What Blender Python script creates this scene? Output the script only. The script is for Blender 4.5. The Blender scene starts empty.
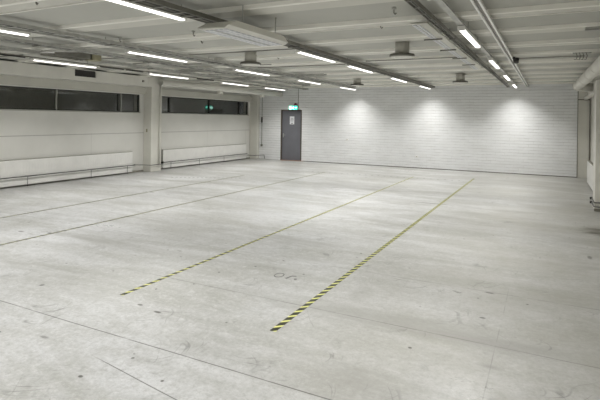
import bpy, bmesh, math, random
from mathutils import Vector, Matrix
random.seed(4)
C = bpy.context.scene.collection

# ------------------------------------------------------------------ camera
cam_d = bpy.data.cameras.new('camera'); cam = bpy.data.objects.new('camera', cam_d); C.objects.link(cam)
YAW, ROLL = 0.4719, 0.0148
cam.location = (0, 0, 1.75)
cam.matrix_world = Matrix.Translation((0, 0, 1.75)) @ Matrix.Rotation(YAW, 4, 'Z') @ Matrix.Rotation(math.pi/2, 4, 'X') @ Matrix.Rotation(ROLL, 4, 'Z')
cam_d.sensor_width = 36; cam_d.lens = 487/600*36
cam_d.shift_y = -(200-118.4)/600; cam_d.clip_start = .05
bpy.context.scene.camera = cam
# ------------------------------------------------------------------ world: night outside the windows
w = bpy.data.worlds.new('night'); bpy.context.scene.world = w; w.use_nodes = True
w.node_tree.nodes['Background'].inputs[0].default_value = (.30, .34, .40, 1)
w.node_tree.nodes['Background'].inputs[1].default_value = .02
vs = bpy.context.scene.view_settings
vs.view_transform = 'Standard'; vs.look = 'None'; vs.gamma = 1; vs.use_curve_mapping = False
vs.exposure = 1.28
LAMP = 1.1           # brightness of the visible tube diffusers
LAMP_W = 15.0        # light each tube throws down through its louvre

# ------------------------------------------------------------------ node helpers
def sock(nt, v, inp):
    if isinstance(v, (int, float)): inp.default_value = v
    elif isinstance(v, tuple): inp.default_value = v if len(v) == len(inp.default_value) else (*v, 1)
    else: nt.links.new(v, inp)
class NT:
    def __init__(s, name):
        s.m = bpy.data.materials.new(name); s.m.use_nodes = True; s.nt = s.m.node_tree
        s.b = s.nt.nodes['Principled BSDF']
    def n(s, t, **k):
        nd = s.nt.nodes.new(t)
        for a, v in k.items(): setattr(nd, a, v)
        return nd
    def pos(s):
        return s.n('ShaderNodeNewGeometry').outputs['Position']
    def xyz(s, v=None):
        q = s.n('ShaderNodeSeparateXYZ'); s.nt.links.new(v or s.pos(), q.inputs[0]); return q.outputs
    def obj(s):
        return s.n('ShaderNodeTexCoord').outputs['Object']
    def comb(s, x, y, z):
        q = s.n('ShaderNodeCombineXYZ')
        for i, v in enumerate((x, y, z)): sock(s.nt, v, q.inputs[i])
        return q.outputs[0]
    def ma(s, op, a, b=0.0, c=0.0, clamp=False):
        q = s.n('ShaderNodeMath', operation=op, use_clamp=clamp)
        sock(s.nt, a, q.inputs[0]); sock(s.nt, b, q.inputs[1])
        if op in ('MULTIPLY_ADD', 'WRAP', 'COMPARE', 'SMOOTH_MIN'): sock(s.nt, c, q.inputs[2])
        return q.outputs[0]
    def ramp(s, v, a, b, lo=0.0, hi=1.0):
        q = s.n('ShaderNodeMapRange', clamp=True); sock(s.nt, v, q.inputs[0])
        q.inputs[1].default_value = a; q.inputs[2].default_value = b; sock(s.nt, lo, q.inputs[3]); sock(s.nt, hi, q.inputs[4])
        return q.outputs[0]
    def noise(s, vec, scale, detail=4, rough=.55, dist=0.0):
        q = s.n('ShaderNodeTexNoise'); s.nt.links.new(vec, q.inputs['Vector'])
        q.inputs['Scale'].default_value = scale; q.inputs['Detail'].default_value = detail
        q.inputs['Roughness'].default_value = rough; q.inputs['Distortion'].default_value = dist
        return q.outputs['Fac']
    def vor(s, vec, scale, feature='F1'):
        q = s.n('ShaderNodeTexVoronoi', feature=feature); s.nt.links.new(vec, q.inputs['Vector']); q.inputs['Scale'].default_value = scale
        return q.outputs['Distance']
    def mix(s, f, a, b):
        q = s.n('ShaderNodeMix', data_type='RGBA'); sock(s.nt, f, q.inputs[0]); sock(s.nt, a, q.inputs[6]); sock(s.nt, b, q.inputs[7])
        return q.outputs[2]
    def bump(s, h, strength, dist=.01):
        q = s.n('ShaderNodeBump'); s.nt.links.new(h, q.inputs['Height']); q.inputs['Strength'].default_value = strength; q.inputs['Distance'].default_value = dist
        s.nt.links.new(q.outputs[0], s.b.inputs['Normal'])
    def set(s, color=None, rough=None, metal=None, spec=None):
        if color is not None: sock(s.nt, color, s.b.inputs['Base Color'])
        if rough is not None: sock(s.nt, rough, s.b.inputs['Roughness'])
        if metal is not None: s.b.inputs['Metallic'].default_value = metal
        if spec is not None: s.b.inputs['Specular IOR Level'].default_value = spec
        return s.m

def paint(name, col, rough=.5, var=.06, scale=3, metal=0.0, bump=0.0):
    t = NT(name); n = t.noise(t.pos(), scale, 5)
    k = t.ramp(n, .3, .7, 1-var, 1+var)
    c = t.n('ShaderNodeVectorMath', operation='SCALE'); c.inputs[0].default_value = col; t.nt.links.new(k, c.inputs['Scale'])
    t.set(c.outputs[0], rough, metal)
    if bump: t.bump(t.noise(t.pos(), 60, 3), bump, .002)
    return t.m

# ------------------------------------------------------------------ materials
def floor_material():
    t = NT('painted_concrete_floor'); P = t.pos(); X, Y, Z = t.xyz(P)
    big = t.noise(P, .35, 4, .6)
    st = t.comb(t.ma('MULTIPLY', X, .45), t.ma('MULTIPLY', Y, 1.3), 0.0)
    mid = t.noise(st, 1.3, 7, .65, .4)
    fine = t.noise(P, 9, 8, .7, .3)
    grain = t.noise(P, 60, 4, .8)
    base = t.mix(t.ramp(big, .34, .66), (.425, .427, .415), (.545, .553, .568))
    base = t.mix(t.ramp(mid, .42, .66, 0.0, .8), base, (.325, .325, .30))
    base = t.mix(t.ramp(mid, .46, .26, 0.0, .60), base, (.60, .605, .61))
    base = t.mix(t.ramp(fine, .50, .66, 0.0, .45), base, (.30, .30, .285))
    base = t.mix(t.ramp(fine, .46, .32, 0.0, .45), base, (.63, .635, .635))
    grit = t.noise(P, 28, 6, .8)
    base = t.mix(t.ramp(grit, .50, .64, 0.0, .42), base, (.24, .24, .23))
    base = t.mix(t.ramp(grit, .47, .36, 0.0, .30), base, (.68, .68, .68))
    base = t.mix(t.ramp(grain, .50, .70, 0.0, .35), base, (.26, .26, .25))
    right = t.ma('MULTIPLY', t.ramp(X, -2.4, -.6), t.ramp(t.noise(P, .7, 4, .6), .35, .65, .2, 1.0))   # darker beige lane along the right wall
    base = t.mix(t.ma('MULTIPLY', right, .72), base, (.29, .282, .245))
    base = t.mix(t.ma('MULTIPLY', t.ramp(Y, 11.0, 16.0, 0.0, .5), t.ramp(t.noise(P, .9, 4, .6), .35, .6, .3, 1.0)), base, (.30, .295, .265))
    # worn dull traffic marks drawn out along the hall
    for cx, cy, rx, ry, am in ((-3.09, 3.31, .045, .02, .9), (-3.35, 3.36, .035, .02, .8), (-.51, 5.31, .05, .02, .9), (-.50, 4.61, .03, .018, .9), (-2.77, 2.25, .022, .016, .9), (-4.61, 3.26, .03, .03, .8), (-3.51, 2.51, .05, .02, .5), (-2.15, 10.42, .42, .035, .95), (-.9, 10.3, .7, .03, .55), (-3.15, 7.24, .05, .05, .0), (.80, 9.0, .30, .07, 1.0), (.95, 9.35, .40, .06, 1.0), (-7.0, 4.6, .05, .04, .8), (.50, 7.35, .03, .10, .7)):
        ex = t.ma('DIVIDE', t.ma('SUBTRACT', X, cx), rx); ey = t.ma('DIVIDE', t.ma('SUBTRACT', Y, cy), ry)
        base = t.mix(t.ramp(t.ma('ADD', t.ma('SQRT', t.ma('ADD', t.ma('MULTIPLY', ex, ex), t.ma('MULTIPLY', ey, ey))), t.ma('MULTIPLY', t.ma('SUBTRACT', grain, .5), 1.0)), 1.1, .6, 0.0, am), base, (.07, .068, .06))
    st2 = t.comb(t.ma('MULTIPLY', X, .35), t.ma('MULTIPLY', Y, 1.9), 4.0)
    wear = t.noise(st2, .8, 5, .6, .8)
    base = t.mix(t.ramp(wear, .54, .70, 0.0, .6), base, (.27, .268, .25))
    # fine scratches
    def scr(ang, sc, off, amt, base):
        c, s_ = math.cos(ang), math.sin(ang)
        u = t.ma('ADD', t.ma('MULTIPLY', X, c), t.ma('MULTIPLY', Y, s_)); v = t.ma('SUBTRACT', t.ma('MULTIPLY', Y, c), t.ma('MULTIPLY', X, s_))
        wob = t.noise(P, 1.1, 2)
        vv = t.comb(t.ma('MULTIPLY', u, .12), t.ma('ADD', v, t.ma('MULTIPLY', wob, .8)), off)
        n = t.noise(vv, sc, 2, .5); d = t.ma('ABSOLUTE', t.ma('SUBTRACT', n, .5))
        gate = t.ramp(t.noise(P, 2.2, 3, .6), .54, .66)
        return t.mix(t.ma('MULTIPLY', t.ramp(d, .009, .0, 0.0, amt), gate), base, (.10, .10, .095))
    base = scr(.5, 3.2, 1.0, .55, base); base = scr(2.1, 4.1, 7.0, .5, base); base = scr(1.2, 2.5, 13.0, .45, base)
    # pits and specks
    v = t.vor(P, 5.5); g = t.noise(P, 3.0, 2)
    base = t.mix(t.ma('MULTIPLY', t.ramp(v, .095, .06), t.ramp(g, .54, .58, 0.0, .9)), base, (.06, .058, .05))
    # saw cut joints across the hall, every 1.27 m, some filled and faint
    def joint(coord, at, wdt, amt, base, gate=None):
        d = t.ma('ABSOLUTE', t.ma('SUBTRACT', t.ma('ADD', coord, t.ma('MULTIPLY', t.ma('SUBTRACT', t.noise(P, 1.2, 2), .5), .012)), at))
        f = t.ramp(d, wdt*1.5, wdt*.4, 0.0, amt)
        if gate is not None: f = t.ma('MULTIPLY', f, gate)
        return t.mix(f, base, (.07, .068, .06))
    n5 = t.noise(P, 2.5, 3)
    base = joint(Y, 2.80, .0055, .85, base, t.ramp(n5, .35, .5, .55, 1.0))
    base = joint(Y, 4.075, .0065, .70, base, t.ma('MULTIPLY', t.ramp(X, -4.6, -3.6, .05, .8), t.ramp(n5, .35, .55, .4, 1.0)))
    for k, a in ((2, .35), (3, .3), (4, .35), (5, .3), (6, .7), (7, .3)):
        base = joint(Y, 2.8+1.27*k, .010, a, base, t.ramp(n5, .40, .58, .2, 1.0))
    base = joint(X, -.345, .0035, .4, base, t.ma('MULTIPLY', t.ramp(n5, .38, .56), t.ramp(Y, 6.0, 5.0)))
    # slanting crack near the camera
    cr = t.ma('ADD', Y, t.ma('MULTIPLY', X, .155))
    base = joint(cr, 2.030, .004, .85, base, t.ma('MULTIPLY', t.ramp(X, -2.95, -2.75), t.ramp(X, -1.6, -1.75)))
    # dark spill by the right pillar
    dx = t.ma('DIVIDE', t.ma('SUBTRACT', X, .98), .46); dy = t.ma('DIVIDE', t.ma('SUBTRACT', Y, 9.15), .40)
    r = t.ma('SQRT', t.ma('ADD', t.ma('MULTIPLY', dx, dx), t.ma('MULTIPLY', dy, dy)))
    r = t.ma('ADD', r, t.ma('MULTIPLY', t.ma('SUBTRACT', t.noise(st, 9, 4), .5), 1.5))
    base = t.mix(t.ramp(r, 1.25, .5, 0.0, .92), base, (.085, .08, .06))
    # grey drag mark
    for cx, cy, rx, ry, am in ((-.33, 4.1, .5, .22, .40), (-.35, 3.72, .10, .045, .7), (-2.75, 9.98, .5, .07, .6), (-1.65, 4.6, .12, .3, .35)):
        ex = t.ma('DIVIDE', t.ma('SUBTRACT', X, cx), rx); ey = t.ma('DIVIDE', t.ma('SUBTRACT', Y, cy), ry)
        rr = t.ma('ADD', t.ma('SQRT', t.ma('ADD', t.ma('MULTIPLY', ex, ex), t.ma('MULTIPLY', ey, ey))), t.ma('MULTIPLY', t.ma('SUBTRACT', fine, .5), 1.2))
        base = t.mix(t.ramp(rr, 1.1, .2, 0.0, am), base, (.24, .235, .22))
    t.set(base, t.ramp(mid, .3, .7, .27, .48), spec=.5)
    t.bump(t.ma('ADD', t.ma('MULTIPLY', fine, .6), t.ma('MULTIPLY', grain, .2)), .12, .006)
    return t.m

def brick_material():
    t = NT('white_painted_brick'); X, Y, Z = t.xyz()
    vz = t.ma('ADD', Z, t.ma('MULTIPLY', t.ma('SUBTRACT', t.noise(t.comb(X, Z, 1.0), 3.0, 4), .5), .035))
    v = t.comb(X, vz, 0.0)
    b = t.n('ShaderNodeTexBrick', offset=.5); t.nt.links.new(v, b.inputs['Vector'])
    b.inputs['Scale'].default_value = 1; b.inputs['Brick Width'].default_value = .29; b.inputs['Row Height'].default_value = .100
    b.inputs['Mortar Size'].default_value = .007; b.inputs['Mortar Smooth'].default_value = .6; b.inputs['Bias'].default_value = 0
    b.inputs['Color1'].default_value = (.83, .84, .85, 1); b.inputs['Color2'].default_value = (.865, .875, .885, 1); b.inputs['Mortar'].default_value = (.84, .85, .86, 1)
    n = t.noise(t.comb(t.ma('MULTIPLY', X, .5), Z, 0.0), 2.2, 5)
    gate = t.ramp(t.noise(t.comb(X, t.ma('MULTIPLY', Z, 3.0), 3.0), 2.6, 5, .65), .36, .64)
    row = t.ma('ABSOLUTE', t.ma('SUBTRACT', t.ma('FRACT', t.ma('DIVIDE', vz, .100)), .5))   # .5 at a bed joint
    bed = t.ramp(row, .40, .48)
    col = t.mix(t.ma('MULTIPLY', b.outputs['Fac'], t.ma('MULTIPLY', gate, .30)), b.outputs['Color'], (.42, .42, .405))
    col = t.mix(t.ma('MULTIPLY', bed, t.ramp(gate, 0, 1, .06, .62)), col, (.40, .40, .39))
    col = t.mix(t.ramp(n, .5, .75, 0.0, .25), col, (.62, .62, .595))
    t.set(col, .6, spec=.3)
    h = t.ma('ADD', t.ma('SUBTRACT', 1.0, t.ma('MAXIMUM', bed, t.ma('MULTIPLY', b.outputs['Fac'], .3))), t.ma('MULTIPLY', t.noise(t.comb(X, Y, Z), 14, 4), .9))
    t.bump(h, .8, .011)
    return t.m

def panel_wall_material():
    t = NT('cream_wall_panels'); X, Y, Z = t.xyz()
    n = t.noise(t.pos(), 1.2, 5)
    col = t.mix(t.ramp(n, .35, .7), (.76, .755, .72), (.70, .695, .66))
    d = t.ma('ABSOLUTE', t.ma('SUBTRACT', Z, 1.225))
    col = t.mix(t.ramp(d, .013, .005, 0.0, .55), col, (.20, .19, .17))
    m = t.ma('ABSOLUTE', t.ma('SUBTRACT', t.ma('MODULO', t.ma('ADD', Y, 20.4), 2.6), 1.3))
    col = t.mix(t.ma('MULTIPLY', t.ramp(m, .02, .008, 0.0, .12), t.ramp(Z, 1.3, 1.2)), col, (.25, .24, .21))
    t.set(col, .5, spec=.3); return t.m

def hazard_material(yel=(.66, .66, .22), fade=.18):
    t = NT('hazard_stripes'); X, Y, Z = t.xyz(t.obj())
    s = t.ma('FRACT', t.ma('DIVIDE', t.ma('SUBTRACT', Y, t.ma('MULTIPLY', X, 1.0)), .122))
    col = t.mix(t.ma('LESS_THAN', s, .67), yel, (.03, .032, .018))
    wn = t.noise(t.obj(), 7, 5, .7)
    col = t.mix(t.ramp(wn, .52, .70, 0.0, fade), col, (.50, .50, .44))
    # the strips further down the hall are scuffed to a dull olive
    t.set(col, .45); return t.m

M = dict(
    floor=floor_material(), brick=brick_material(), panel=panel_wall_material(), hazard=hazard_material(), hazard_worn=hazard_material((.42, .42, .27), .30),
    ceil=paint('grey_ceiling_board', (.485, .485, .445), .8, .05, .8),
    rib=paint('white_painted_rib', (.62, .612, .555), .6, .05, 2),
    rib_lit_edge=paint('rib_edge_lit_tone', (.88, .87, .81), .5, .04, 2),  # near-white tone paints in the light on the near rib faces
    neck=paint('duct_neck_paint', (.56, .55, .50), .5, .08, 6),
    cream=paint('cream_paint', (.70, .69, .635), .45, .05, 2.5),
    beam=paint('beige_beam_paint', (.56, .55, .495), .5, .05, 2.5),
    white=paint('white_enamel', (.82, .815, .79), .35, .04, 4),
    galv=paint('galvanised_steel', (.44, .44, .415), .45, .15, 9, .3),
    darkgalv=paint('dull_grey_steel', (.20, .195, .17), .5, .15, 9, .2),
    dark=paint('black_plastic', (.022, .021, .019), .5, .1, 9),
    pipe=paint('grey_heating_pipe', (.10, .10, .095), .4, .1, 9, .3),
    door=paint('grey_door_paint', (.155, .158, .178), .5, .05, 4),
    frame=paint('brown_grey_frame', (.10, .085, .07), .5, .1, 6),
    winframe=paint('dark_window_frame', (.05, .05, .045), .4, .1, 6),
    winlight=paint('pale_window_mullion', (.42, .42, .38), .4, .1, 6),
    paper=paint('notice_paper', (.75, .76, .78), .6, .03, 40),
    print=paint('notice_print', (.12, .13, .15), .6, .1, 40),
    red=paint('red_plastic', (.22, .04, .08), .4, .05, 9),
    yellow=paint('aged_yellow_metal', (.33, .31, .20), .5, .15, 9),
    skirt=paint('grey_skirting_paint', (.27, .26, .22), .5, .1, 6),
    mark=paint('faded_grey_floor_paint', (.17, .17, .165), .6, .3, 30),
    rust=paint('rusty_threshold', (.33, .18, .12), .6, .2, 9),
    perf=None)
def perforated():
    t = NT('perforated_white_steel'); X, Y, Z = t.xyz()
    a = t.ma('ABSOLUTE', t.ma('SUBTRACT', t.ma('FRACT', t.ma('MULTIPLY', Y, 9)), .5)); b = t.ma('ABSOLUTE', t.ma('SUBTRACT', t.ma('FRACT', t.ma('MULTIPLY', X, 16)), .5))
    f = t.ma('MULTIPLY', t.ramp(a, .38, .33), t.ramp(b, .34, .28))
    t.set(t.mix(f, (.70, .71, .72), (.48, .49, .53)), .4); return t.m
M['perf'] = perforated()
def emit(name, col, s, base=(.8, .8, .8)):
    t = NT(name); t.b.inputs['Base Color'].default_value = (*base, 1); t.b.inputs['Emission Color'].default_value = (*col, 1); t.b.inputs['Emission Strength'].default_value = s; return t.m
M['tube'] = emit('lit_tube_diffuser', (1, .985, .94), LAMP)
M['exit'] = emit('lit_green_sign_face', (.02, .72, .46), 1.1, (.02, .4, .25))
M['exitw'] = emit('lit_white_pictogram', (.60, 1, .90), 1.5)
t = NT('window_glass'); t.b.inputs['Transmission Weight'].default_value = 1; t.b.inputs['Roughness'].default_value = .03; t.b.inputs['Base Color'].default_value = (.88, .90, .88, 1); M['glass'] = t.m

# ------------------------------------------------------------------ mesh helpers
class MB:
    def __init__(s): s.bm = bmesh.new()
    def box(s, x0, x1, y0, y1, z0, z1, bev=0.0):
        r = bmesh.ops.create_cube(s.bm, size=1)
        vs_ = r['verts']
        for v in vs_: v.co = Vector(((x0+x1)/2+v.co.x*(x1-x0), (y0+y1)/2+v.co.y*(y1-y0), (z0+z1)/2+v.co.z*(z1-z0)))
        if bev:
            es = list({e for v in vs_ for e in v.link_edges})
            bmesh.ops.bevel(s.bm, geom=es, offset=bev, segments=2, profile=.5, affect='EDGES')
        return s
    def tube(s, pts, r, n=10, closed_ends=True):
        pts = [Vector(p) for p in pts]; rings = []
        rs = r if isinstance(r, (list, tuple)) else [r]*len(pts)
        for i, p in enumerate(pts):
            d = (pts[min(i+1, len(pts)-1)]-pts[max(i-1, 0)]).normalized()
            a = d.orthogonal().normalized() if i == 0 else (a - d*a.dot(d)).normalized()
            b = d.cross(a)
            rings.append([s.bm.verts.new(p+(a*math.cos(2*math.pi*k/n)+b*math.sin(2*math.pi*k/n))*rs[i]) for k in range(n)])
        for A, B in zip(rings, rings[1:]):
            for k in range(n):
                f = s.bm.faces.new((A[k], A[(k+1) % n], B[(k+1) % n], B[k])); f.smooth = n > 6
        if closed_ends: s.bm.faces.new(rings[0][::-1]); s.bm.faces.new(rings[-1])
        return s
    def prism(s, prof, axis, a, b):
        # prof: list of 2-D points in the plane across the axis
        def P(q, t): return (t, q[0], q[1]) if axis == 0 else ((q[0], t, q[1]) if axis == 1 else (q[0], q[1], t))
        A = [s.bm.verts.new(P(q, a)) for q in prof]; B = [s.bm.verts.new(P(q, b)) for q in prof]; n = len(prof)
        for k in range(n): s.bm.faces.new((A[k], A[(k+1) % n], B[(k+1) % n], B[k]))
        s.bm.faces.new(A[::-1]); s.bm.faces.new(B); return s
    def build(s, name, mat, parent=None):
        bmesh.ops.recalc_face_normals(s.bm, faces=s.bm.faces)
        me = bpy.data.meshes.new(name); s.bm.to_mesh(me); s.bm.free(); me.materials.append(M[mat] if isinstance(mat, str) else mat)
        o = bpy.data.objects.new(name, me); C.objects.link(o)
        if parent: o.parent = parent
        return o
def tag(o, label=None, cat=None, group=None, kind=None):
    for k, v in (('label', label), ('category', cat), ('group', group), ('kind', kind)):
        if v: o[k] = v
    return o
def thing(name, label, cat, loc=(0, 0, 0), group=None, kind=None):
    o = bpy.data.objects.new(name, None); C.objects.link(o); o.location = loc; o.empty_display_size = .1
    return tag(o, label, cat, group, kind)
def struct(name, mb, mat, parent=None):
    o = mb.build(name, mat, parent)
    if not parent: o['kind'] = 'structure'
    return o
def kids(o): return [c for c in bpy.data.objects if c.parent == o]
def copy_tree(o, parent=None):
    c = o.copy(); C.objects.link(c); c.parent = parent
    for ch in kids(o): copy_tree(ch, c)
    return c

# ------------------------------------------------------------------ the room
XL, XR, YF, YB, ZC = -11.40, 1.19, -4.0, 17.80, 3.0
struct('floor', MB().box(XL-.3, XR+.3, YF-.2, YB+.2, -.2, 0), 'floor')
struct('ceiling', MB().box(XL-.3, XR+.3, YF-.2, YB+.2, ZC, ZC+.2), 'ceil')
k = 0
for i in range(-8, 10):
    y = 5.80+1.262*i
    if i % 2 == 0:   # joint rib with a dark slot behind
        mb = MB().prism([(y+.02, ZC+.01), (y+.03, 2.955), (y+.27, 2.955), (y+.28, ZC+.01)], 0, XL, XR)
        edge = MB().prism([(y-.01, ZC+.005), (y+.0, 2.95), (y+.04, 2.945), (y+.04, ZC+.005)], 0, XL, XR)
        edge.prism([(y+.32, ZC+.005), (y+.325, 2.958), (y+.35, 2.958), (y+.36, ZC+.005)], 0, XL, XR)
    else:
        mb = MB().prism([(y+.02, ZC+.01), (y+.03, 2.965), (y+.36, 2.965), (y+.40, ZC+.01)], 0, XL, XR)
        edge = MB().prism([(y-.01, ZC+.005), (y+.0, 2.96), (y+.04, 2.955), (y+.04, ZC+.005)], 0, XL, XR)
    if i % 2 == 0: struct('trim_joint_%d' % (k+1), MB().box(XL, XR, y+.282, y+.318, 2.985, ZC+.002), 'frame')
    struct('trim_lit_edge_%d' % (k+1), edge, 'rib_lit_edge')  # bright strips, light on the rib edges put into the colour
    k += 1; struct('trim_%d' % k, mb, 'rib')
# back wall with door opening
DX0, DX1, DZ = -9.97, -9.00, 2.10
mb = MB().box(XL-.3, DX0, YB, YB+.2, 0, ZC).box(DX1, .83, YB, YB+.2, 0, ZC).box(DX0, DX1, YB, YB+.2, DZ, ZC)
struct('wall_back', mb, 'brick')
struct('wall_back_pier', MB().box(.83, XR+.3, YB-.02, YB+.2, 0, ZC), 'cream')
struct('wall_right', MB().box(XR, XR+.2, YF, YB, 0, ZC), 'cream')
struct('wall_front', MB().box(XL-.3, XR+.3, YF-.2, YF, 0, ZC), 'cream')
# left wall with high window band
W1 = (1.9, 11.3); W2 = (12.15, 17.48); WZ0, WZ1 = 1.865, 2.42
mb = MB().box(XL-.25, XL, YF, YB, 0, WZ0).box(XL-.25, XL, YF, YB, WZ1, ZC)
mb.box(XL-.25, XL, YF, W1[0], WZ0, WZ1).box(XL-.25, XL, W1[1], W2[0], WZ0, WZ1).box(XL-.25, XL, W2[1], YB, WZ0, WZ1)
struct('wall_left', mb, 'panel')
struct('window_backing', MB().box(XL-1.2, XL-1.1, YF, YB+.5, 0, ZC+.3), 'skirt')  # added backing outside the panes, sets the tone seen through the glass
def window(n, y0, y1, mull, pale):
    fr = thing('window_%d' % n, None, None, (XL-.06, 0, 0), kind='structure')
    mb = MB().box(-.03, .03, y0, y1, WZ0, WZ0+.035).box(-.03, .03, y0, y1, WZ1-.03, WZ1).box(-.03, .03, y0, y0+.03, WZ0, WZ1).box(-.03, .03, y1-.03, y1, WZ0, WZ1)
    for m in mull: mb.box(-.035, .03, m-.028, m+.028, WZ0, WZ1)
    mb.build('window_frame', 'winframe', fr)
    for m in pale: MB().box(-.02, .045, m-.011, m+.011, WZ0+.01, WZ1-.01).build('mullion', 'winlight', fr)
    edges = [y0]+sorted(mull+pale)+[y1]
    for a, b in zip(edges, edges[1:]): MB().box(-.012, -.006, a+.02, b-.02, WZ0+.03, WZ1-.03).build('window_pane', 'glass', fr)
    MB().box(.0, .09, y0, y1, WZ0-.025, WZ0+.004, .004).build('window_sill', 'winlight', fr)
window(1, *W1, [5.9, 10.5], [8.42, 3.6, 10.57])
window(2, *W2, [12.68, 14.85, 16.85], [])
# soffit beam, skirting
struct('trim_beam_left', MB().box(XL, XL+.10, YF, 17.60, 2.44, 2.65), 'beam')
struct('trim_beam_right', MB().box(XR-.10, XR, YF, YB-.02, 2.54, ZC), 'cream')
struct('baseboard_left', MB().box(XL, XL+.03, YF, YB, 0, .05), 'skirt')
struct('baseboard_back', MB().box(DX1+.05, .83, YB-.012, YB, 0, .02), 'frame')
# left pillars
def pillar_left(n, y0, y1, x1):
    o = struct('wall_left_pillar_%d' % n, MB().box(XL, x1, y0, y1, 0, ZC, .012), 'cream')
    return o
pillar_left(1, 11.46, 11.92, -11.07)
tag(MB().tube([(-11.035, 11.80, .22), (-11.035, 11.80, 2.96)], .022, 12).build('pillar_riser', 'cream'), 'cream vertical pipe on the hall side of the left pillar', 'pipe')
pillar_left(2, 17.60, YB, -11.02)
struct('wall_right_pillar', MB().box(.835, XR, 11.25, 11.75, 0, 2.60, .012), 'cream')
struct('trim_pillar_lintel', MB().box(.98, XR-.1, 11.75, 17.7, 2.47, 2.54, .01), 'cream')
# recessed door panel between back wall and right wall
struct('trim_panel_frame', MB().box(.835, 1.165, YB-.05, YB-.02, 2.46, 2.485).box(1.145, 1.165, YB-.05, YB-.02, 0, 2.485), 'frame')
struct('trim_corner_strip', MB().box(.815, .835, YB-.035, YB, .0, 2.95), 'skirt')

# door
dr = thing('door_1', None, None, (DX0, YB, 0), kind='structure')
wd = DX1-DX0
MB().box(0, .05, -.02, .12, 0, DZ).box(wd-.045, wd, -.02, .12, 0, DZ).box(0, wd, -.02, .12, DZ-.045, DZ).build('door_frame', 'frame', dr)
MB().box(.05, wd-.045, .02, .07, .01, DZ-.045, .004).build('door_leaf', 'door', dr)
MB().box(.02, wd+.1, -.10, .12, 0, .012).build('threshold', 'rust', dr)
hd = MB().box(.09, .13, -.0, .022, .95, 1.12, .004).tube([(.11, .02, 1.05), (.11, -.035, 1.05), (.23, -.035, 1.05)], .009, 8).build('door_handle', 'galv', dr)
# notice on the door
nt_ = thing('door_notice', 'white printed notice sheet taped to the grey door', 'notice', (-9.46, YB+.0175, 1.50))
MB().box(-.105, .105, -.002, .001, 0, .33).build('paper_sheet', 'paper', nt_)
for q, (a, b) in enumerate(((-.06, .06), (-.07, .07), (-.07, .05))): MB().box(a, b, -.003, -.002, .23-.05*q, .245-.05*q).build('printed_line', 'print', nt_)
MB().box(-.05, .05, -.003, -.002, .03, .055).build('printed_line', 'print', nt_)
# exit sign
es = thing('exit_sign', 'lit green emergency exit sign above the grey door', 'sign', (-9.33, YB-.12, 2.10))
MB().box(-.20, .20, -.03, .03, 0, .165, .006).build('sign_housing', 'galv', es)
MB().box(-.19, .19, -.036, -.030, .008, .157).build('sign_face', 'exit', es)
# pictogram: door, running figure, arrow
pg = MB().box(-.17, -.08, -.040, -.036, .02, .145)
pg.build('door_pictogram', 'exitw', es)
rm = MB().tube([(.0, -.038, .135), (.0, -.041, .135)], .014, 12)
rm.prism([(-.03, .085), (.01, .118), (.03, .10), (.005, .07)], 1, -.041, -.036)
rm.prism([(.0, .075), (.02, .08), (.035, .045), (.055, .03), (.045, .018), (.015, .042)], 1, -.041, -.036)
rm.prism([(-.01, .08), (.008, .07), (-.02, .04), (-.055, .04), (-.055, .052), (-.03, .055)], 1, -.041, -.036)
rm.prism([(-.03, .10), (-.055, .075), (-.045, .068), (-.02, .09)], 1, -.041, -.036)
rm.prism([(.02, .11), (.05, .085), (.06, .093), (.03, .12)], 1, -.041, -.036)
rm.build('running_figure', 'exitw', es)
MB().prism([(.09, .07), (.13, .07), (.13, .045), (.175, .083), (.13, .12), (.13, .096), (.09, .096)], 1, -.041, -.036).build('arrow', 'exitw', es)
MB().box(-.05, .05, .03, .12, .05, .12).build('wall_bracket', 'galv', es)
al = thing('alarm_beacon', 'small red beacon just above the lit exit sign', 'alarm', (-9.27, YB-.06, 2.29))
MB().box(-.07, .07, -.02, .06, 0, .05, .01).build('beacon_base', 'red', al)
MB().tube([(0, .0, .05), (0, .0, .075), (0, 0, .085)], [.045, .04, .02], 12).build('beacon_dome', 'red', al)
tag(MB().tube([(-9.165, YB-.015, 2.18), (-9.165, YB-.015, 2.99)], .007, 8).build('sign_cable', 'darkgalv'), 'thin dark cable down the brick wall to the exit sign', 'cable')
# small items on the back wall
cw = thing('wall_conduit', 'dark vertical conduit on the back wall between left pillar and door', 'conduit', (-10.90, YB-.012, 0))
MB().tube([(0, 0, .62), (0, 0, 2.74)], .011, 8).build('conduit_tube', 'darkgalv', cw)
MB().box(-.04, .04, -.03, .012, .54, .62, .005).build('socket_box', 'darkgalv', cw)
MB().box(-.03, .03, -.03, .012, 1.55, 1.78, .005).build('switch_box', 'dark', cw)
pi2 = tag(MB().tube([(-11.30, 17.3, .17), (-10.95, 17.3, .17), (-10.75, YB-.04, .17), (-10.72, YB-.04, .02)], .012, 8).build('corner_pipe', 'pipe'), 'thin grey pipe rounding the far left corner near the floor', 'pipe')
for (x, z, lb) in ((-4.27, .42, 'small pale double socket low on the back wall'), (-7.0, .95, 'small pale wall plate on the back wall right of the door')):
    so = thing('wall_socket', lb, 'socket', (x, YB-.001, z))
    MB().box(-.05, .05, -.02, 0, -.035, .035, .005).build('cover_plate', 'white', so)
    MB().box(-.015, .015, -.023, -.019, -.012, .012, .002).build('socket_insert', 'skirt', so)

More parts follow.
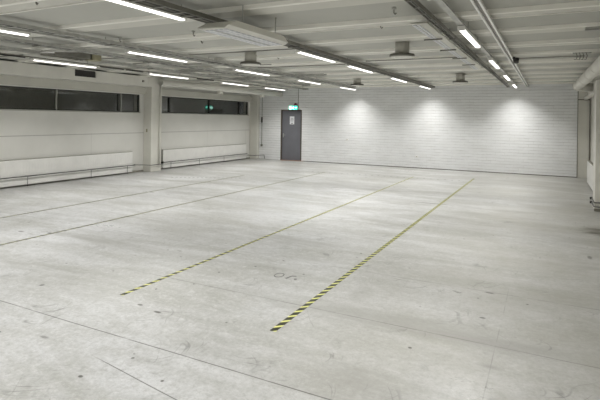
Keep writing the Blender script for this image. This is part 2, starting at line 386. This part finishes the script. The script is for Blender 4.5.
# ------------------------------------------------------------------ hazard tapes
for x, y0, y1, lb in ((-1.995, 3.47, 15.6, 'boldest yellow and black hazard tape line, rightmost of the four on the floor'),
                      (-3.69, 3.45, 15.0, 'yellow and black hazard tape line, second from the right, ending mid floor'),
                      (-6.50, 1.5, 14.6, 'faded hazard tape line, second nearest to the left radiators'),
                      (-8.20, 1.5, 12.4, 'faintest hazard tape line, the one nearest to the left wall')):
    hw = {-1.995: .028, -3.69: .022}.get(x, .027)
    o = MB().box(-hw, hw, 0, y1-y0, 0, .0012).build('hazard_tape', 'hazard' if x > -5 else 'hazard_worn'); o.location = (x, y0, .0002)
    tag(o, lb, 'floor tape', 'striped hazard tape lines on the floor')
# dotted old glue marks
def dots(name, x0, y0, dx, dy, n, lb):
    mb = MB()
    for i in range(n):
        x, y = x0+dx*i, y0+dy*i
        mb.box(x-.022, x+.022, y-.03, y+.03, 0, .0012)
    tag(mb.build(name, 'mark'), lb, 'floor marks', None, 'stuff')
dots('glue_dots', -9.6, 10.8, .105, .06, 17, 'dotted row of old glue marks near the left pillar')
dots('glue_dots', -6.9, 14.5, .20, .012, 24, 'dotted row of old glue marks in front of the brick wall')
# painted characters on the floor
pmk = thing('painted_floor_number', 'faded grey painted characters on the floor between the two bold tapes', 'floor marking', (-2.55, 4.74, 0))
def ring(cx, cy, rx, ry, wd_, n=20):
    mb = MB(); A = []
    for k in range(n):
        a = 2*math.pi*k/n; c, s = math.cos(a), math.sin(a)
        A.append([mb.bm.verts.new((cx+(rx-q)*c, cy+(ry-q)*s, z)) for q in (0, wd_) for z in (.0005, .002)])
    for k in range(n):
        p, q = A[k], A[(k+1) % n]
        for i, j in ((0, 1), (1, 3), (3, 2), (2, 0)): mb.bm.faces.new((p[i], q[i], q[j], p[j]))
    return mb
ring(-.10, .0, .055, .075, .013).build('painted_zero', 'mark', pmk)
mb = MB().prism([(.005, -.06), (.03, -.06), (.045, .03), (.085, .05), (.085, .07), (.03, .05)], 2, .0005, .002)
mb.build('painted_stroke', 'mark', pmk)
MB().tube([(.12, -.035, .0005), (.12, -.035, .002)], .018, 10).build('painted_dot', 'mark', pmk)

# ------------------------------------------------------------------ radiators and heating pipe
def radiator(name, y0, y1, z0, z1, wall_x, s, lb):
    L = y1-y0
    r = thing(name, lb, 'radiator', (wall_x, y0, z0), 'white panel radiators along the walls')
    X = lambda a, b: (min(s*a, s*b), max(s*a, s*b))
    mb = MB().box(*X(.045, .105), 0, L, 0, z1-z0, .006)
    n = int(L/.075)
    for i in range(n):
        yy = (i+.5)*L/n; mb.box(*X(.104, .110), yy-.022, yy+.022, .03, z1-z0-.03, .002)
    mb.build('radiator_panel', 'white', r)
    MB().box(*X(.045, .104), 0, L, .045-z0, .004, .003).build('lower_cover', 'white', r)
    MB().box(*X(.03, .10), 0, L, z1-z0, z1-z0+.012, .003).build('top_grille', 'skirt', r)
    for q in range(4):
        yy = .3+(L-.6)*q/3; MB().box(*X(0, .036), yy-.02, yy+.02, .05, z1-z0-.05).build('wall_bracket', 'skirt', r)
    return r
radiator('radiator', 5.6, 10.93, .26, .65, XL, 1, 'long white panel radiator on the left wall, from picture edge to first pillar')
radiator('radiator', 12.25, 17.2, .24, .64, XL, 1, 'long white panel radiator beyond the left pillar, under the far windows')
radiator('radiator', 12.1, 16.2, .14, .66, XR-.08, -1, 'white radiator at the right edge behind the right pillar')
hp = thing('heating_pipe', 'thin dark heating pipe running along below the near left radiator', 'pipe', (XL+.135, 0, .250))
MB().tube([(.015, 2.0, 0), (.015, 10.99, 0)], .014, 8).build('pipe_run', 'pipe', hp)
for yy in (4.2, 5.8, 7.55, 9.4, 10.7): MB().tube([(-.0, yy, 0), (-.0, yy, -.247)], .006, 8).build('pipe_support', 'pipe', hp)
MB().tube([(0, 10.99, 0), (.0, 11.40, -.03), (.235, 11.43, -.03), (.24, 11.95, -.03), (0, 12.02, -.03), (0, 12.12, 0)], .010, 8).build('pipe_bend', 'pipe', hp)
MB().box(-.03, .03, 10.96, 11.04, -.03, .035, .01).build('valve', 'galv', hp)
hp = thing('heating_pipe', 'thin dark heating pipe below the far left radiator', 'pipe', (XL+.135, 0, .238))
MB().tube([(.02, 12.2, 0), (.02, 17.2, 0)], .014, 8).build('pipe_run', 'pipe', hp)
MB().tube([(0, 12.18, 0), (0, 12.18, .42)], .013, 8).build('riser', 'darkgalv', hp)
for yy in (12.6, 14.1, 15.6): MB().tube([(-.0, yy, 0), (-.0, yy, -.236)], .006, 8).build('pipe_support', 'pipe', hp)
MB().box(-.03, .03, 12.15, 12.23, -.03, .03, .01).build('valve', 'dark', hp)
hp = thing('pillar_pipes', 'two dark grey pipes around the foot of the right pillar', 'pipe', (.83, 11.2, 0))
for z in (.10, .18):
    MB().tube([(.36, -.03, z), (-.0, -.03, z), (-.01, .0, z), (-.01, .60, z), (.1, .75, z)], .012, 8).build('pipe_run', 'pipe', hp)
    MB().box(-.045, -.0, .55, .62, z-.025, z+.025, .006).build('valve', 'dark', hp)
struct('trim_pillar_foot', MB().box(.825, XR, 11.24, 11.27, 0, .05), 'skirt')
tag(MB().box(-.03, .03, -.006, 0, -.05, .05, .002).build('wall_plate', 'yellow'), 'small yellowish plate on the left pillar face', 'wall plate')
bpy.data.objects['wall_plate'].location = (-11.25, 11.455, 1.30)

# ------------------------------------------------------------------ ducts
bd = thing('boxed_duct', 'cream boxed duct along the top of the left wall with a black opening', 'duct', (XL+.10, 0, 2.655))
DL = .36
MB().box(0, DL, YF+.05, 8.58, 0, .30, .008).box(0, DL, 9.24, 11.45, 0, .30, .008).box(0, DL, 8.58, 9.24, 0, .11).box(0, DL, 8.58, 9.24, .285, .30).box(0, .03, 8.58, 9.24, .11, .285).build('duct_casing', 'cream', bd)
MB().box(DL-.05, DL-.03, 8.585, 9.235, .11, .285).build('opening_shade_sheet', 'dark', bd)  # black sheet stands in for the shade inside the duct
for yy in (4.0, 8.2, 11.2): MB().box(-.004, DL+.004, yy-.03, yy+.03, -.004, .304, .003).build('duct_seam', 'cream', bd)
MB().tube([(DL, 10.95, .15), (DL+.03, 10.95, .15)], .035, 12).build('round_cap', 'skirt', bd)
rd = thing('round_duct', 'long cream round duct from the left pillar to the brick wall', 'duct', (0, 0, 0))
RA, RB = Vector((-10.72, 11.46, 2.80)), Vector((-9.98, 17.78, 2.74))
MB().tube([RA, RB], .105, 20).build('duct_tube', 'cream', rd)
for f in (.0, .45, .93):
    p = RA.lerp(RB, f); q = p+(RB-RA).normalized()*.05
    MB().tube([p, q], .111, 20).build('duct_collar', 'cream', rd)
for f in (.42, .80):
    p = RA.lerp(RB, f)
    MB().box(p.x-.06, p.x+.06, p.y-.1, p.y+.1, p.z-.19, p.z-.09, .01).build('duct_outlet', 'cream', rd)
sd = thing('side_duct', 'big cream round duct high along the right wall', 'duct', (0, 0, 0))
SA, SB = Vector((.86, 6.0, 2.75)), Vector((.70, 15.4, 2.76))
MB().tube([SA, SB, (.71, 15.58, 2.755), (.76, 15.72, 2.745), (.86, 15.78, 2.735), (1.08, 15.78, 2.73)], .12, 24).build('duct_tube', 'cream', sd)
for f in (.2, .45, .6, .75, .88, .985):
    p = SA.lerp(SB, f); MB().tube([p, p+(SB-SA).normalized()*.04], .127, 24).build('duct_collar', 'cream', sd)

# ------------------------------------------------------------------ lamps
LZ = 2.855
def make_lamp():
    r = thing('tube_lamp', 'x', 'ceiling light')
    MB().box(-.045, .045, 0, 1.58, .012, .050, .006).build('lamp_housing', 'white', r)
    MB().box(-.028, .028, .02, 1.56, -.006, .013, .004).build('lamp_diffuser', 'tube', r)
    ld = bpy.data.lights.new('tube_light', 'AREA'); ld.shape = 'RECTANGLE'; ld.size = .06; ld.size_y = 1.5; ld.energy = LAMP_W; ld.spread = math.radians(122); ld.color = (1, .985, .955)
    lo = bpy.data.objects.new('tube_light', ld); C.objects.link(lo); lo.parent = r; lo.location = (0, .79, -.010)
    for y in (0, 1.56): MB().box(-.042, .042, y, y+.02, -.008, .014).build('end_cap', 'white', r)
    for y in (.3, 1.2): MB().tube([(.0405, y, .045), (.0405, y, .145)], .004, 6).build('hanger_rod', 'galv', r)
    return r
lamp0 = make_lamp()
rows = ((-.96, 'right hand'), (-3.75, 'second from right'), (-6.54, 'third from right'), (-9.40, 'left hand'))
ystd = [-3.6, -.4, 2.79, 6.15, 9.40, 12.60, 15.80]
order = ['behind the camera', 'just behind the camera', 'nearest the camera', 'second nearest', 'middle one', 'second from the back', 'closest to the back wall']
first = True
for ri, (x, rn) in enumerate(rows):
    for yi, y in enumerate(ystd):
        if ri == 1 and yi == 3: y = 7.20
        if ri == 1 and yi == 4: y = 9.48
        if ri == 3: y += .2 if yi < 6 else -.35
        if ri == 0 and yi == 2: y += .13
        if yi == 0 and ri > 2: continue
        o = lamp0 if first else copy_tree(lamp0); first = False
        o.location = (x, y, LZ)
        o['label'] = 'lit white tube lamp in the %s lamp row, %s' % (rn, order[yi])
        o['group'] = 'tube lamps in four rows along the ceiling'
# rails the lamps hang from
for x, lb in ((-.96, 'slim steel rail above the right hand lamp row'), (-3.75, 'slim steel rail above the second lamp row from the right'), (-6.54, 'slim steel rail above the third lamp row from the right'), (-9.40, 'slim dark steel rail above the lamp row nearest the windows')):
    r = thing('lamp_rail', lb, 'rail', (x, 0, 2.907), 'lamp rails')
    if x < -9:
        for a, b in ((4.75, 6.2), (8.05, 8.75), (8.85, 9.4), (11.6, 12.4)): MB().box(-.02, .02, a, b, -.022, -.002).build('dark_gap_strip', 'dark', r)  # black strips paint in the dark gaps between the lamps
    MB().box(-.02 - .014*(x > -1), .02 + .014*(x > -1), -3.5, 17.3, 0, .022).build('rail_profile', 'darkgalv' if x < -8 else 'galv', r)
    for yy in (4.6, 7.7, 10.8, 13.9, 16.8): MB().tube([(0, yy, .02), (0, yy, .092)], .005, 6).build('hanger_rod', 'darkgalv', r)

# ------------------------------------------------------------------ cable trays
def tray(x, wdt, z, y0, y1, lb, mat='galv', cables=3):
    t_ = thing('cable_tray', lb, 'cable tray', (x, 0, z), 'cable trays along the ceiling')
    mb = MB().box(-wdt/2, -wdt/2+.006, y0, y1, 0, .05).box(wdt/2-.006, wdt/2, y0, y1, 0, .05)
    n = int((y1-y0)/.3)
    for i in range(n+1): mb.box(-wdt/2, wdt/2, y0+i*(y1-y0)/n-.016, y0+i*(y1-y0)/n+.016, 0, .006)
    mb.build('tray_ladder', mat, t_)
    for c in range(cables):
        xx = -wdt/2+.03+c*(wdt-.06)/max(1, cables-1)
        pts = [(xx+random.uniform(-.008, .008), y0+.02+(y1-y0-.04)*k/24, .018+random.uniform(0, .004)) for k in range(25)]
        MB().tube(pts, .011, 6).build('cable', 'dark' if c % 3 == 1 else mat, t_)
    k = max(2, int((y1-y0)/2.4))
    for i in range(k+1):
        yy = y0+.2+(y1-y0-.4)*i/k
        MB().box(-wdt/2-.01, wdt/2+.01, yy-.012, yy+.012, -.012, 0).build('cross_bar', 'darkgalv', t_)
        MB().tube([(-wdt/2, yy, -.01), (-wdt/2, yy, 3.0-z)], .005, 6).build('hanger_rod', 'darkgalv', t_)
    return t_
tray(-1.175, .065, 2.86, 1.5, 17.2, 'narrow dark cable tray left of the right hand lamp row', 'darkgalv', 2)
tray(-3.57, .18, 2.87, -1, 17.0, 'cable tray close beside the second lamp row from the right', 'darkgalv', 4)
tray(-6.17, .20, 2.87, 0, 16.2, 'wide grey cable tray close beside the third lamp row from the right', 'galv', 4)
tray(-7.38, .20, 2.87, 0, 15.0, 'wide grey cable tray between the two left lamp rows', 'galv', 4)
tray(-8.4, .14, 2.87, 3.0, 17.0, 'narrow cable tray just right of the left hand lamp row', 'galv', 3)
bb = thing('busbar_track', 'pale twin busbar track on the ceiling right of the right hand lamp row', 'busbar', (-.635, 0, 2.89))
MB().box(-.045, -.018, 1.0, 17.78, 0, .03, .004).build('track_rail', 'white', bb)
MB().box(.018, .045, 1.0, 17.78, 0, .03, .004).build('track_rail', 'white', bb)
MB().box(-.018, .018, 1.0, 17.78, .012, .03).build('track_web', 'darkgalv', bb)
for yy in (3, 6, 9, 12, 15, 17.4): MB().box(-.02, .02, yy, yy+.03, .03, .06).build('track_clip', 'galv', bb)
sl = thing('track_spotlight', 'small black unlit spotlight on the right side of the busbar track', 'spotlight', (-.565, 9.55, 2.88))
MB().box(-.03, .02, -.03, .03, .0, .03, .004).build('spot_adapter', 'dark', sl)
MB().tube([(.03, 0, -.07), (.03, .02, .0), (.02, .02, .0)], [.045, .055, .02], 14).build('spot_head', 'dark', sl)

# ------------------------------------------------------------------ air diffusers
def make_diffuser():
    r = thing('air_diffuser', 'x', 'air vent')
    MB().tube([(0, 0, .02), (0, 0, .245)], .112, 20).build('duct_neck', 'neck', r)
    MB().tube([(0, 0, 0), (0, 0, .004), (0, 0, .018), (0, 0, .022)], [.185, .20, .20, .10], 28).build('diffuser_plate', 'darkgalv', r)
    MB().tube([(0, 0, -.018), (0, 0, -.006)], [.16, .18], 28).build('lower_disc', 'cream', r)
    MB().tube([(0, 0, -.016), (0, 0, .01)], .02, 8).build('center_bolt', 'galv', r)
    MB().tube([(0, 0, .022), (0, 0, .034)], .19, 28).build('dark_gap', 'darkgalv', r)
    return r
d0 = make_diffuser()
for i, (x, y, lb) in enumerate(((-2.08, 7.6, 'round ceiling air vent nearest the camera, between the two right lamp rows'), (-2.08, 13.3, 'round ceiling air vent at the back between the two right lamp rows'),
                 (-5.02, 7.75, 'round ceiling air vent behind the cream air unit, between the middle lamp rows'), (-5.06, 13.6, 'small looking round air vent at the back between the middle lamp rows'))):
    o = d0 if i == 0 else copy_tree(d0); o.location = (x, y, 2.755); o['label'] = lb; o['group'] = 'round ceiling air vents'

# ------------------------------------------------------------------ long air units
def air_unit(x0, x1, y0, y1, z0, z1, lb, gaps=0):
    L = y1-y0; W = x1-x0
    r = thing('ceiling_air_unit', lb, 'air unit', (x0, y0, z0), 'long air units under the ceiling')
    H = z1-z0; prof = [(0, .02), (.03, 0), (W-.05, 0), (W, .03), (W, H), (0, H)]
    mb = MB().prism(prof, 1, 0, L)
    for v in mb.bm.verts:      # the ends lean inwards towards the top
        if v.co.z > H*.5: v.co.y = .16 if v.co.y < L/2 else L-.12
    mb.build('unit_casing', 'cream', r)
    MB().box(.03, W-.06, .06, L-.06, -.006, .001).build('perforated_panel', 'perf', r)
    MB().box(W*.42, W*.46, .06, L-.06, -.010, -.005).build('panel_seam', 'galv', r)
    for i in range(gaps): yy = L*(i+1)/(gaps+1); MB().box(-.06, W, yy-.015, yy+.015, -.02, -.004).build('cross_bar', 'darkgalv', r)
    for yy in (.3, L-.3): MB().tube([(W-.02, yy, z1-z0), (W-.02, yy, 3.0-z0)], .006, 6).build('hanger_rod', 'galv', r)
    return r
air_unit(-3.43, -3.02, 4.22, 5.55, 2.70, 2.80, 'long cream air unit with perforated underside near the top centre of the picture')
air_unit(-1.40, -1.23, 5.35, 10.6, 2.81, 2.86, 'long slim white air unit beside the dark tray left of the right lamp row', 4)

# ------------------------------------------------------------------ ceiling clutter
def conduit(x0, x1, y, z, lb, r=.009, mat='darkgalv'):
    tag(MB().tube([(x0, y, z), (x1, y, z)], r, 6).build('ceiling_conduit', mat), lb, 'conduit', 'thin conduits across the ceiling')
for x0, x1, y, z, lb in ((-11.0, -9.3, 6.1, 2.93, 'thin conduit crossing above the left lamp row, near the picture edge'),
                         (-8.9, -6.3, 7.1, 2.92, 'thin dark conduit crossing between the two left lamp rows'),
                         (-6.1, -3.7, 7.25, 2.92, 'thin dark conduit crossing between the two middle lamp rows, in front of the vent'),
                         (-6.1, -3.7, 9.7, 2.92, 'thin dark conduit crossing between the two middle lamp rows, behind the vent'),
                         (-8.2, -7.6, 7.9, 2.90, 'short dark conduit left of the wide tray, above the first pillar'),
                         (-7.2, -6.7, 8.4, 2.90, 'short dark conduit between the left trays'),
                         (-9.2, -8.5, 8.6, 2.90, 'short dark conduit above the black duct opening'),
                         (-8.2, -6.7, 10.6, 2.90, 'short dark conduit over the far windows'),
                         (-6.0, -5.3, 9.0, 2.90, 'short dark conduit left of the round vent in the middle bay'),
                         (-7.2, -6.7, 14.4, 2.90, 'short dark conduit near the brick wall, left part'),
                         (-9.2, -6.3, 12.0, 2.92, 'thin conduit crossing left of centre toward the back'),
                         (-3.3, -1.3, 9.35, 2.925, 'thin dark conduit crossing between the two right lamp rows'),
                         (-.6, .55, 9.9, 2.925, 'thin dark conduit from the busbar track to the right wall')):
    conduit(x0, x1, y, z, lb)
def cross_tray(x0, x1, y, z, lb):
    t_ = thing('cross_tray', lb, 'cable tray', (0, y, z), 'short cable trays across the ceiling')
    mb = MB().box(x0, x1, -.09, -.084, 0, .05).box(x0, x1, .084, .09, 0, .05); n = int((x1-x0)/.25)
    for i in range(n+1): mb.box(x0+i*(x1-x0)/n-.012, x0+i*(x1-x0)/n+.012, -.09, .09, 0, .006)
    mb.build('tray_ladder', 'galv', t_)
    for c in (-.05, 0, .05): MB().tube([(x0, c, .015), (x1, c, .015)], .01, 6).build('cable', 'darkgalv', t_)
cross_tray(-8.3, -7.5, 9.6, 2.88, 'short cable tray crossing between the left lamp rows above the pillar')
cross_tray(-8.3, -7.5, 12.2, 2.88, 'short cable tray crossing toward the back left of the ceiling')
cross_tray(-6.05, -5.2, 11.6, 2.88, 'short cable tray crossing right of the third lamp row toward the back')
for x, y, lb in ((-4.9, 3.35, 'small dark hook on the ceiling near the top left corner'), (-6.1, 5.6, 'small dark hook beside the third lamp row'), (-4.62, 5.6, 'small dark hook left of the cream air unit'),
                 (-4.95, 6.2, 'small dark sprinkler left of the cream air unit'), (-4.8, 8.4, 'small dark sprinkler right of the round vent in the middle bay'), (-1.94, 6.05, 'small dark hook right of centre in front of a rib'),
                 (-1.55, 5.3, 'dark ceiling sensor near the top of the picture right of centre')):
    h = thing('ceiling_hook', lb, 'hook', (x, y, ZC-.001), 'small dark fittings on the ceiling')
    MB().tube([(0, 0, 0), (0, 0, -.02)], .025, 10).build('hook_plate', 'galv', h)
    MB().tube([(0, 0, -.02), (0, 0, -.06), (.015, 0, -.075), (.03, 0, -.06)], .008, 6).build('hook_rod', 'darkgalv', h)
# hood and yellow box by the left rows
hb = thing('supply_hood', 'dark open metal hood hanging at the left, beside a yellowish box', 'hood', (-8.05, 5.6, 2.80))
MB().prism([(0, 0), (.75, .0), (.75, .13), (0, .04)], 0, -.0, .03).prism([(0, 0), (.75, .0), (.75, .13), (0, .04)], 0, .38, .41).box(0, .41, .72, .75, 0, .13).build('hood_side', 'darkgalv', hb)
MB().prism([(0, .04), (.75, .13), (.75, .14), (0, .05)], 0, -.01, .42).build('hood_top', 'white', hb)
vb = thing('valve_box', 'yellowish metal valve box beside the dark hood at the left', 'valve box', (-7.95, 6.45, 2.80))
MB().box(0, .2, 0, .22, 0, .13, .01).build('box_body', 'yellow', vb)
MB().tube([(.1, 0, .06), (.1, -.06, .06)], .03, 10).build('valve_stub', 'frame', vb)
for yy in (.05, .17): MB().tube([(.1, yy, .12), (.1, yy, .20)], .006, 6).build('hanger_rod', 'galv', vb)
# junction box and cables near the right pillar
jc = thing('cable_bundle', 'bundle of thin cables looping down above the right end of the brick wall', 'cables', (.40, 9.7, 2.87))
for q in range(4): MB().tube([(q*.05, 0, .12), (q*.05+.03, .01, .03), (q*.05+.01, .02, -.03), (q*.05-.02, .02, -.02)], .007, 6).build('cable_loop', 'darkgalv', jc)
MB().box(-.04, .24, .0, .06, .075, .10).build('bundle_bar', 'galv', jc)
kt = thing('wall_tray', 'short steel bracket tray on the ceiling at the right edge', 'cable tray', (.40, 7.1, 2.915))
MB().box(0, .8, 0, .008, 0, .04).box(0, .75, .10, .108, 0, .04).box(0, .75, 0, .10, 0, .006).build('tray_channel', 'galv', kt)
